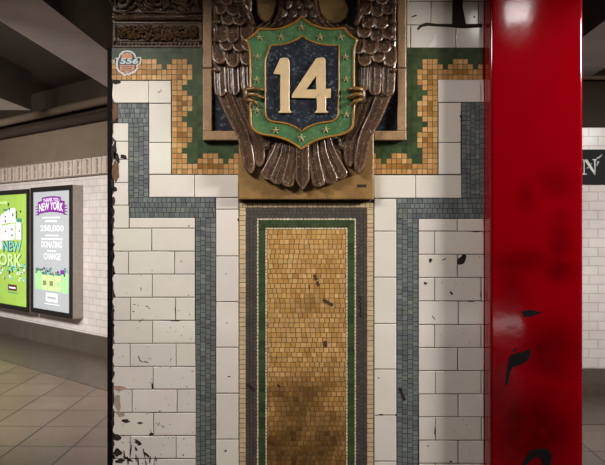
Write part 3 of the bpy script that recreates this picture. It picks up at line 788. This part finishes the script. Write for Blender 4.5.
# ------------------------------------------------------------------ sticker
def text_faces(s, bold=0.0):
    cu = bpy.data.curves.new('lettering', 'FONT'); cu.body = s; cu.size = 1.0; cu.offset = bold; cu.resolution_u = 3
    o = bpy.data.objects.new('lettering', cu); C.objects.link(o)
    dg = bpy.context.evaluated_depsgraph_get()
    me = o.evaluated_get(dg).to_mesh()
    vs = [v.co.copy() for v in me.vertices]; fs = [tuple(p.vertices) for p in me.polygons]
    C.objects.unlink(o); bpy.data.objects.remove(o); bpy.data.curves.remove(cu)
    x0 = min(v.x for v in vs); x1 = max(v.x for v in vs); y0 = min(v.y for v in vs); y1 = max(v.y for v in vs)
    return [((v.x - x0) / (x1 - x0), 1 - (v.y - y0) / (y1 - y0)) for v in vs], fs
def text_into(mb, s, fn, mat=0, bold=0.0):
    """fn(u, v) -> world point; u right, v down, both 0..1"""
    uv, fs = text_faces(s, bold)
    mb.add([fn(u, v) for u, v in uv], fs, mat)

def plate(cx, cy, k):
    pts = []
    for a, b in [(-13.2, -1.6), (-11.6, -4.4), (-8.4, -4.8), (-7.6, -8.4), (-4.4, -11.2), (0, -12.2), (4.6, -11.4), (8, -8.6), (9.2, -5), (13.6, -5.6), (14.6, -3.6), (13.6, 1.4), (10.4, 3), (11, 6), (8, 10), (4.4, 11.6), (1.6, 13), (0, 12.2), (-2.4, 13.4), (-5, 11.8), (-9, 8.8), (-10.8, 5.4), (-10.4, 2), (-13, 1.4)]:
        pts.append((cx + a * k, cy + b * k))
    return pts
SX, SY = 127.0, 62.4
st = thing('round_sticker', 'round white-edged vinyl sticker with chrome numerals on the mosaic under the frieze', 'sticker', P(SX, SY, 0))
g = MB(); g.prism(plate(SX, SY, 1.0), .05, .5, .05); g.build('sticker_backing', M['vinyl_white'], st)
g = MB(); g.prism(plate(SX, SY, .87), .4, .6, .02)
g.prism(ragged_poly(SX - .2, SY - 5.6, 5.6, 3.6, 0, 14, .1), .5, .66, .02, 1); g.prism([(SX - 7, SY + 2.6), (SX + 7.6, SY + 2.6), (SX + 7, SY + 8.2), (SX - 7, SY + 8.2)], .5, .66, .02, 1)
g.prism(ragged_poly(SX, SY + 9.6, 3, 1.1, 0, 9, .2), .5, .66, .02, 1)
for y in (4.3, 6.4): g.prism([(SX - 5.4, SY + y - .4), (SX + 5.4, SY + y - .4), (SX + 5, SY + y + .5), (SX - 5, SY + y + .5)], .6, .72, .02, 2)
for a, b in ((-5.4, 9.6), (-3.6, 10.2), (3.4, 9.8), (5.2, 9.2), (-4, -8.4), (0, -9.2), (3.6, -8.6)): g.prism([(SX + a - .8, SY + b - .35), (SX + a + .8, SY + b - .35), (SX + a + .8, SY + b + .35), (SX + a - .8, SY + b + .35)], .6, .72, .02, 3)
g.build('printed_face', [M['vinyl_dark'], M['vinyl_orange'], M['vinyl_ink'], M['vinyl_white']], st)
g = MB(); g.prism([(SX - 12.4, SY - 3.6), (SX + 13.4, SY - 4.2), (SX + 12, SY + 1.4), (SX - 12.6, SY + 1.4)], .5, .7, .02, 1)
text_into(g, '1556', lambda u, v: P(SX - 10.8 + 22.4 * u - 1.2 * (v - .5), SY - 4.4 + 5.9 * v, .86), 0, .035)
g.build('numerals', [plain('chrome_vinyl', (196, 206, 208), .25, .15, 60, 0), M['vinyl_ink']], st)

# ------------------------------------------------------------------ black corner guard on the pier's left edge
g = MB()
zt = P(0, 47.4).z
g.box((P(107, 0).x, 0.004, 0), (P(112, 0).x - .0015, 0.03, zt)); g.box((P(112, 0).x - .006, 0.03, 0), (P(112, 0).x - .0015, 0.12, zt))
tag(g.build('corner_guard', M['black']), 'narrow black steel corner guard along the chipped left edge of the tiled pier', 'corner guard')

# ------------------------------------------------------------------ red column
CH = 0.074 / S
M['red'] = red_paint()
cl_ = thing('steel_column', 'glossy red painted steel column standing against the right side of the tiled pier', 'column', ((COLX0 + COLX1) / 2, 0.08, 0))
g = MB()
r = .011; n = 8; x0, x1, y0, y1 = COLX0, COLX1, COLY, .24
ring = []
for cx, cy, a0 in ((x0 + r, y0 + r, PI), (x1 - r, y0 + r, 1.5 * PI), (x1 - r, y1 - r, 0), (x0 + r, y1 - r, .5 * PI)):
    for k in range(n + 1): a = a0 + .5 * PI * k / n; ring.append((cx + r * math.cos(a), cy + r * math.sin(a)))
N = len(ring); zs = [0.02, .5, 1.0, 1.5, 2.0, 2.5, CEIL - .003]
vs = [(x, y, z) for z in zs for x, y in ring]; fs = []
for j in range(len(zs) - 1):
    for k in range(N): l = (k + 1) % N; fs.append((j * N + k, j * N + l, (j + 1) * N + l, (j + 1) * N + k))
fs.append(tuple(range(N))[::-1]); fs.append(tuple((len(zs) - 1) * N + k for k in range(N)))
g.add(vs, fs, 0, (1, 1, 1), True)
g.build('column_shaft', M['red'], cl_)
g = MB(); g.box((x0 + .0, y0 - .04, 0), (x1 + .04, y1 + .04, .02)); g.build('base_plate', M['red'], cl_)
CH = 0.074 / S
def cchip(polys, name='paint_chip', mat='chipblack'):
    g = MB()
    for p in polys: g.prism(p, CH - .05, CH + .16, .03)
    g.build(name, M[mat], cl_)
M['chipblack'] = plain('black_undercoat', (8, 6, 6), .8, .3, 40, .2, spec=.15)
cchip([[(505, 385), (508, 384), (510, 372), (513, 367), (519, 365.5), (526, 362), (530, 357), (530.6, 350), (527, 349.6), (521, 353), (518, 351.5), (515, 354), (511, 354), (508.6, 359), (506.6, 371)], [(513, 352), (517, 350), (516, 348.6), (512.4, 350)]])
cchip([[(521, 465), (527, 465), (530, 461), (536, 456), (541, 458), (543, 466), (550, 470), (552, 455), (549, 449.6), (541, 448.4), (531, 450), (527, 455)]])
cchip([[(521.6, 311.4), (530, 309.6), (536, 311), (542, 312.4), (537, 314.4), (530, 317), (524, 316.6)]])

# ------------------------------------------------------------------ far walls
W0 = Vector((-2.062, 5.11, 0)); TH = math.atan2(-.675, .738)
ES = Vector((.738, -.675, 0)); EN = Vector((-.675, -.738, 0))      # along the wall; towards the room
CAM = Vector((0, -D, CZ))
def wl(px, py, off):
    """pixel -> local (s, -off, z) in the left far wall's frame"""
    d3 = Vector(((px - CX) / F, 1, (HY - py) / F))
    t = (off - (CAM - W0).dot(EN)) / d3.dot(EN)
    p = CAM + d3 * t
    return ((p - W0).dot(ES), -off, p.z)
def place(o): o.location = W0; o.rotation_euler = (0, 0, TH); return o
S_END = (W0.y - 3.46) / .675       # meets the right-hand wall
ZB = 1.4 + (225 - 175) / F * 7.45; ZT = 1.4 + (225 - 154) / F * 7.42
g = MB(); g.box((-5.4, 0, 0), (S_END, .25, ZB)); wleft = place(struct(g.build('wall_left', M['farwall'])))
g = MB(); g.box((-5.4, 0, ZB + .001), (S_END, .25, 2.62)); u = place(struct(g.build('wall_left_upper', M['plaster'])))
g = MB(); g.box((-5.4, -.03, 0), (S_END - .01, -.001, .21)); place(struct(g.build('baseboard_left', M['base'])))
g = MB(); g.box((-5.4, 0, 2.621), (S_END, .25, CEIL)); place(struct(g.build('wall_left_top', M['ceil'])))
# bracket frieze on the far wall
g = MB(); g.box((-5.4, -.016, ZB + .006), (S_END, -.001, ZT))
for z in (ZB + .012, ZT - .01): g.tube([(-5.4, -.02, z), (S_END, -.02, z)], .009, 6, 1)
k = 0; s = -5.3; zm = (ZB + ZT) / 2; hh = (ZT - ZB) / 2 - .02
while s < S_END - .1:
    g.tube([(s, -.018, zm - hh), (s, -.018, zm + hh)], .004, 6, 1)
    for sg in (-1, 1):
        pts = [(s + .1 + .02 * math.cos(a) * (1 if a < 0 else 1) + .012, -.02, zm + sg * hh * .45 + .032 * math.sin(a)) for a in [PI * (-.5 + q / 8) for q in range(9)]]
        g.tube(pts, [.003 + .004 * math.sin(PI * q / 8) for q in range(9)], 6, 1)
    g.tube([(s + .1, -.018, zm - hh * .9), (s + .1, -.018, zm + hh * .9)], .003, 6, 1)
    s += .2
place(struct(g.build('trim_1', [M['frieze'], M['friezeline']])))
# right-hand far wall
YR = 3.45
XR0 = W0.x + ES.x * S_END
g = MB(); g.box((XR0 - .1, YR, 0), (5.2, YR + .25, 2.2)); struct(g.build('wall_right', M['farwall']))
g = MB(); g.box((XR0 - .1, YR, 2.201), (5.2, YR + .25, CEIL)); struct(g.build('wall_right_upper', M['ceil']))
g = MB(); g.box((XR0 + .03, YR - .03, 0.1), (5.2, YR - .001, .222)); g.box((XR0 + .06, YR - .045, 0), (5.2, YR - .001, .105), 1)
struct(g.build('baseboard_right', [M['base'], M['band']]))

# floor, border band, ceiling
g = MB(); g.box((-8, -7, -.1), (5.2, 9.5, 0)); fl = struct(g.build('floor', M['floor'])); 
fl.rotation_euler = (0, 0, -math.radians(1.6))
g = MB(); g.box((-5.4, -.84, 0), (S_END - .34, -.031, .004)); place(struct(g.build('trim_2', M['band'])))
g = MB(); g.box((XR0 + .33, YR - .86, 0), (5.2, YR - .046, .004)); struct(g.build('trim_3', M['band']))
g = MB(); g.box((-8, -7, CEIL), (5.2, 9.5, CEIL + .1)); struct(g.build('ceiling', M['ceil']))
g = MB(); g.box((-8, -7.2, 0), (5.2, -7, CEIL)); struct(g.build('wall_rear', M['ceil']))
g = MB(); g.box((5.2, -7, 0), (5.4, YR + .25, CEIL)); struct(g.build('wall_east', M['farwall']))
g = MB(); g.box((-8.2, -7, 0), (-8, 9.5, CEIL)); struct(g.build('wall_west', M['farwall']))
def beam(xl, xr, y0, y1, zs, k=.0393):
    g = MB(); f = lambda x, y: x + k * (y + D)
    lo = [(f(xl, y0), y0), (f(xr, y0), y0), (f(xr, y1), y1), (f(xl, y1), y1)]
    vs = [(x, y, zs) for x, y in lo] + [(x, y, CEIL - .001) for x, y in lo]
    g.add(vs, [(0, 3, 2, 1)], 0); g.add(vs, [(4, 5, 6, 7), (0, 1, 5, 4), (1, 2, 6, 5), (2, 3, 7, 6), (3, 0, 4, 7)], 1)
    return struct(g.build('ceiling_beam', [M['beam'], M['ceil']]))
beam(-1.94, -1.536, -6.9, 4.1, 2.6); beam(-3.7, -3.12, -6.9, 5.0, 2.6); beam(1.615, 2.1, -6.9, 3.4, 2.6)
# added unseen cross beam before the pier, gapped to shade its top, not the column
for bx0, bx1 in ((-1.35, .75), (1.14, 1.68)):
    g = MB(); g.box((bx0, -.62, 2.282), (bx1, -.28, CEIL - .001)); struct(g.build('ceiling_beam', M['ceil']))  # added unseen beam, shades the top of the pier

# pipes under the ceiling
def pipe_local(pts, r, mat, name, label):
    g = MB(); g.tube(pts, r, 14, 0)
    return place(tag(g.build(name, mat), label, 'pipe'))
a = wl(0, 122, .14); b = wl(107, 101, .14)
zz = (a[2] + b[2]) / 2
pipe_local([(-5.3, -.14, zz), (S_END - .3, -.14, zz)], .046, M['pipe'], 'ceiling_pipe', 'beige ceiling pipe running along the top of the far wall above the posters')
a = wl(0, 137, .07); b = wl(107, 112, .07); zz = (a[2] + b[2]) / 2
pipe_local([(-5.3, -.07, zz), (S_END - .3, -.07, zz)], .05, M['pipedark'], 'ceiling_pipe', 'dark pipe running just under the beige ceiling pipe, above the posters')
g = MB(); zp = CZ + (HY - 77.5) / F * 5.68
g.tube([(XR0 + .4, YR - .08, zp), (5.1, YR - .08, zp)], .018, 12); tag(g.build('ceiling_pipe', M['pipe']), 'thin brown pipe crossing the dark wall above the black station sign', 'pipe')

# ------------------------------------------------------------------ backlit posters
def poster(pxl, pxr, top_l, top_r, bot_l, bot_r, label):
    off = .13
    l = wl(pxl, (top_l + bot_l) / 2, off); r_ = wl(pxr, (top_r + bot_r) / 2, off)
    zt = (wl(pxl, top_l, off)[2] + wl(pxr, top_r, off)[2]) / 2; zb = (wl(pxl, bot_l, off)[2] + wl(pxr, bot_r, off)[2]) / 2
    o = thing('advertising_lightbox', label, 'poster', (0, 0, 0), 0, 'backlit advertising posters on the far wall')
    base = W0 + ES * ((l[0] + r_[0]) / 2) + EN * .13
    o.location = (base.x, base.y, zb); o.rotation_euler = (0, 0, TH)
    w = r_[0] - l[0]; h = zt - zb
    return o, w, h
def poster_case(o, w, h, b):
    g = MB(); g.box((-w / 2, .003, 0), (w / 2, .129, h)); g.build('case', M['caseside'], o, True)
    g = MB()
    for x0, x1, z0, z1 in ((-w / 2, w / 2, 0, b), (-w / 2, w / 2, h - b, h), (-w / 2, -w / 2 + b, b, h - b), (w / 2 - b, w / 2, b, h - b)): g.box((x0, -.012, z0), (x1, .003, z1))
    g.build('frame', M['case'], o, True)
    return (-w / 2 + b, w / 2 - b, b, h - b)
def pfn(rect):
    x0, x1, z0, z1 = rect
    return lambda u, v, d=0.0: Vector((x0 + (x1 - x0) * u, -.001 - d, z1 - (z1 - z0) * v))
def quad(g, f, u0, v0, u1, v1, d, mat): g.add([f(u0, v0, d), f(u0, v1, d), f(u1, v1, d), f(u1, v0, d)], [(0, 1, 2, 3)], mat)
def ptext(g, f, s, u0, v0, u1, v1, d, mat, arc=0.0, bold=.02):
    text_into(g, s, lambda u, v: f(u0 + (u1 - u0) * u, v0 + (v1 - v0) * v - arc * math.sin(PI * u), d), mat, bold)
# grey poster
o, w, h = poster(31.4, 72.6, 188.4, 184.2, 312.2, 318.4, 'grey backlit poster with a purple THANK YOU NEW YORK banner on the far wall')
rect = poster_case(o, w, h, .055); f = pfn(rect)
g = MB(); x0, x1, z0, z1 = rect; g.box((x0, -.001, z0), (x1, .003, z1)); g.build('poster_print', M['grey_print'], o, True)
def ribbon(g, f, u0, u1, v0, v1, arc, d, mat, n=14, notch=0.0):
    vs = []; fs = []
    for i in range(n + 1):
        u = u0 + (u1 - u0) * i / n; a = arc * math.sin(PI * i / n)
        vs += [f(u, v0 - a, d), f(u, v1 - a, d)]
    for i in range(n): fs.append((2 * i, 2 * i + 1, 2 * i + 3, 2 * i + 2))
    g.add(vs, fs, mat)
g = MB()
for u0, u1, s_ in ((.04, .16, 1), (.84, .96, -1)):
    for q in range(4): g.add([f(.16 if s_ > 0 else .84, .118 + .022 * q, .001), f(.16 if s_ > 0 else .84, .134 + .022 * q, .001), f(.04 if s_ > 0 else .96, .128 + .024 * q, .001)], [(0, 1, 2) if s_ < 0 else (0, 1, 2)], 1)
ribbon(g, f, .13, .87, .095, .185, .018, .002, 0); ribbon(g, f, .25, .77, .058, .103, .010, .004, 0)
ribbon(g, f, .13, .87, .088, .095, .018, .003, 1); ribbon(g, f, .13, .87, .185, .192, .018, .003, 1); ribbon(g, f, .25, .77, .052, .058, .010, .005, 1)
ptext(g, f, 'THANK YOU', .29, .064, .73, .097, .006, 2, .010)
ptext(g, f, 'NEW YORK', .17, .104, .83, .174, .004, 2, .018, .03)
g.build('purple_banner', [M['purple'], M['violet'], M['white_print']], o, True)
g = MB()
for v, a, b in ((.215, .25, .74), (.245, .34, .66), (.365, .34, .70), (.395, .22, .82), (.495, .40, .64)): quad(g, f, a, v, b, v + .013, .002, 0)
ptext(g, f, '250,000', .2, .285, .84, .345, .002, 0, 0, .025); ptext(g, f, 'DONATING', .23, .42, .8, .475, .002, 0, 0, .025); ptext(g, f, 'CHANGE', .3, .52, .76, .575, .002, 0, 0, .025)
g.build('poster_lettering', M['white_print'], o, True)
g = MB()
for k in range(5):
    u0 = .05 + .185 * k; u1 = u0 + .17; v0 = .685 + (.02 if k in (1, 2, 3) else -.01); v1 = .835 + .01 * (k == 4)
    quad(g, f, u0, v0, u1, v1, .002, 0 if k in (0, 4) else 3)
    quad(g, f, u0 + .015, v0 - .022, u1 - .015, v0, .002, 1); quad(g, f, u0 + .04, v0 + .05, u1 - .03, v1 - .04, .003, 2 if k in (1, 2) else 0)
for q in range(34): 
    u = rnd.uniform(.06, .95); v = rnd.uniform(.635, .69); quad(g, f, u, v, u + rnd.uniform(.02, .05), v + rnd.uniform(.008, .03), .003 + q * 1e-5, rnd.choice([1, 2, 4, 5, 4]))
quad(g, f, .76, .655, .86, .69, .005, 6)
g.build('jar_pictures', [M['jar'], M['teal'], M['note'], M['limelight'], M['inkdark'], M['grey_print'], M['purple']], o, True)
g = MB(); quad(g, f, .36, .855, .68, .93, .002, 0); quad(g, f, .40, .885, .64, .905, .003, 1); quad(g, f, .32, .945, .74, .953, .002, 0); g.build('poster_logo', [M['white_print'], M['grey_print']], o, True)
# lime poster, running out of the frame on the left
pl_w = 1.09
r_ = wl(29.4, 250, .13)
rl = wl(-16, 250, .13)
o, w, h = poster(-13.5, 29.4, 192.2, 188.6, 305.4, 311.6, 'lime green backlit poster with white and cyan lettering at the left edge')
rect = poster_case(o, w, h, .055); f = pfn(rect)
g = MB(); x0, x1, z0, z1 = rect; g.box((x0, -.001, z0), (x1, .003, z1)); g.build('poster_print', M['lime'], o, True)
PX0, PX1 = -11.2, 26.4
def pu(x): 
    a, b = wl(PX0, 250, .13)[0], wl(PX1, 250, .13)[0]
    return (wl(x, 250, .13)[0] - a) / (b - a)
def pv(y): return (y - 191.4) / (308.6 - 191.4)
g = MB()
for pts in ([(-9, 224), (2, 213), (2, 250), (-9, 252)], [(1, 213), (9.4, 206.6), (10.4, 221.4), (2, 223)], [(2, 224.4), (15, 222), (15, 239), (2, 241)], [(10, 206), (15, 205.6), (15.8, 221), (10.6, 222)], [(15.8, 220), (21.4, 221.6), (21, 239.4), (15.8, 239)]):
    g.add([f(pu(x), pv(y), .002) for x, y in pts][::-1], [tuple(range(len(pts)))], 0)
for x, y, hh in ((5, 214.8, 1.6), (5, 219.6, 2.4), (5.3, 230.6, 1.6), (12.2, 213, 3.2), (11.4, 228.4, 2.2), (11.4, 234.6, 2.4), (18.6, 230, 1.4), (-3, 228, 3), (-3, 240, 3)):
    quad(g, f, pu(x), pv(y - hh / 2), pu(x + 1.1), pv(y + hh / 2), .003, 1)
for x, y, ww, hh, m in ((8, 200, 1.2, 3.4, 1), (8.8, 205.4, 1, 2.4, 1), (3.6, 206.6, 4, 2, 2), (19.6, 208.6, 1.4, 2, 1), (16.8, 216.8, 4.6, 4, 2), (15.8, 209, .9, 8, 1), (21.2, 222, .7, 18, 1), (-8, 198.4, 15.4, 2.4, 3)):
    quad(g, f, pu(x), pv(y), pu(x + ww), pv(y + hh), .004, m)
g.build('white_print_block', [M['white_print'], M['inkdark'], M['teal'], M['limelight']], o, True)
g = MB()
ptext(g, f, 'NEW', pu(3.4), pv(240.8), pu(21.6), pv(252.6), .003, 1, 0, .05); ptext(g, f, 'NEW', pu(3), pv(241.2), pu(21.2), pv(251.6), .005, 0, 0, .015)
ptext(g, f, 'YORK', pu(-7), pv(254.4), pu(22.2), pv(268.8), .003, 1, 0, .03); ptext(g, f, 'YORK', pu(-7.4), pv(254.2), pu(21.8), pv(267.8), .005, 2, 0, .03)
g.build('poster_lettering', [M['cyan'], M['inkdark'], M['limelight']], o, True)
g = MB()
for q in range(60):
    x = rnd.uniform(-9, 24); y = rnd.uniform(264, 281) - (0 if x > 8 else -2); quad(g, f, pu(x), pv(y), pu(x + rnd.uniform(.6, 1.8)), pv(y + rnd.uniform(1, 3.6)), .005 + q * 1e-5, rnd.choice([0, 1, 2, 3, 2, 3]))
g.build('picture_scraps', [M['inkdark'], M['teal'], M['cyan'], M['white_print']], o, True)
g = MB(); quad(g, f, pu(8.2), pv(287), pu(16.6), pv(293.4), .003, 0); quad(g, f, pu(9.2), pv(289.4), pu(15.6), pv(291.2), .004, 1); quad(g, f, pu(7.6), pv(295), pu(17.4), pv(296), .003, 2)
g.build('poster_logo', [M['maroon'], M['white_print'], M['teal']], o, True)

# ------------------------------------------------------------------ station sign on the right-hand wall
DS = D + YR - .02
def sg(px, py, e=0.0):
    q = at(px, py, DS - .012 - e); return q
st_ = thing('station_sign', 'black enamel station sign with a white letter N on the far tiled wall', 'sign', at(610, 183.8, DS))
a = at(560, 149.6, DS); b = at(660, 183.8, DS)
g = MB(); g.box((a.x, YR - .03, b.z), (b.x, YR - .001, a.z)); g.build('sign_panel', M['signblack'], st_)
g = MB()
def sp_(pts, e=.004):
    n = len(pts); g.prism(pts, .0, e, 0.0, 0, (1, 1, 1), lambda x, y, hh: at(x, y, DS - .012 - hh))
sp_([(583.4, 159.4), (587.2, 159.4), (595.4, 172.4), (595.4, 175), (594.6, 175), (584.9, 161)]); sp_([(583.6, 160), (584.6, 160.4), (584.6, 174), (583.6, 174)]); sp_([(582.6, 159.4), (586, 159.4), (586, 160.2), (582.6, 160.2)]); sp_([(582.6, 173.6), (586.8, 173.6), (586.8, 174.6), (582.6, 174.6)])
sp_([(594.2, 160), (595.5, 160), (595.5, 174.6), (594.6, 174.6)]); sp_([(592.6, 159.2), (596.8, 159.2), (596.8, 160.2), (592.6, 160.2)])
g.build('letter_n', M['signwhite'], st_)
GE = plain('grey_enamel', (150, 150, 144), .4)
for pts in ([(596, 158.4), (598, 157), (602.4, 154.2), (601.6, 156), (599, 158.4), (596.8, 159)], [(597, 161.4), (599, 161), (599.2, 163), (598.2, 163.6), (597.4, 166), (596.4, 166)], [(586.6, 168), (589, 166), (589.6, 167.2), (587.2, 168.8)], [(590.4, 163.6), (592, 163.2), (592, 164.4), (590.6, 164.6)]):
    g = MB(); sp_(pts); g.build('letter_flourish', GE, st_)

# ------------------------------------------------------------------ light
def area(name, loc, target, sx, sy, power, col=(1, .93, .83), spread=180):
    l = bpy.data.lights.new(name, 'AREA'); l.shape = 'RECTANGLE'; l.size = sx; l.size_y = sy; l.energy = power; l.color = col; l.spread = math.radians(spread)
    o = bpy.data.objects.new(name, l); C.objects.link(o); o.location = loc
    d = Vector(target) - Vector(loc); o.rotation_euler = d.to_track_quat('-Z', 'Y').to_euler()
    return o
LC = (1, .975, .925)
area('platform_lamp', (2.9, -1.05, 2.5), (-.1, 0, 1.6), .5, .35, 58, LC, 120)
area('platform_lamp', (-1.35, -1.25, 2.6), (-.22, 0, 1.55), 1.0, .3, 16.5, LC, 110)
area('column_lamp', (1.66, -2.86, 2.96), (.75, -.07, 2.2), .8, .2, .7, LC, 50)
area('corridor_lamp', (-2.7, 1.2, 2.5), (-2.9, 4.6, .8), 1.2, .3, 66, LC, 110)
area('corridor_lamp', (-4.6, 2.6, 2.55), (-4.8, 6.2, .8), 1.2, .3, 56, LC, 110)
area('corridor_lamp', (2.9, .9, 2.5), (2.6, 3.4, .7), 1.2, .3, 21, LC, 84)
area('corridor_lamp', (-3.1, 2.0, 2.56), (-2.9, 2.4, 0), 1.0, .3, 46, LC)  # extra unseen lamp added to brighten the floor and ceiling beams
area('low_lit_strip', (.2, -5.6, .32), (.1, 0, .7), 4.0, .07, 5, LC)
w = bpy.data.worlds.new('world'); bpy.context.scene.world = w; w.use_nodes = True
w.node_tree.nodes['Background'].inputs[0].default_value = (1, .9, .8, 1); w.node_tree.nodes['Background'].inputs[1].default_value = .025
vs_ = bpy.context.scene.view_settings
vs_.view_transform = 'Standard'; vs_.look = 'None'; vs_.exposure = 0.0; vs_.gamma = 1.0; vs_.use_curve_mapping = False
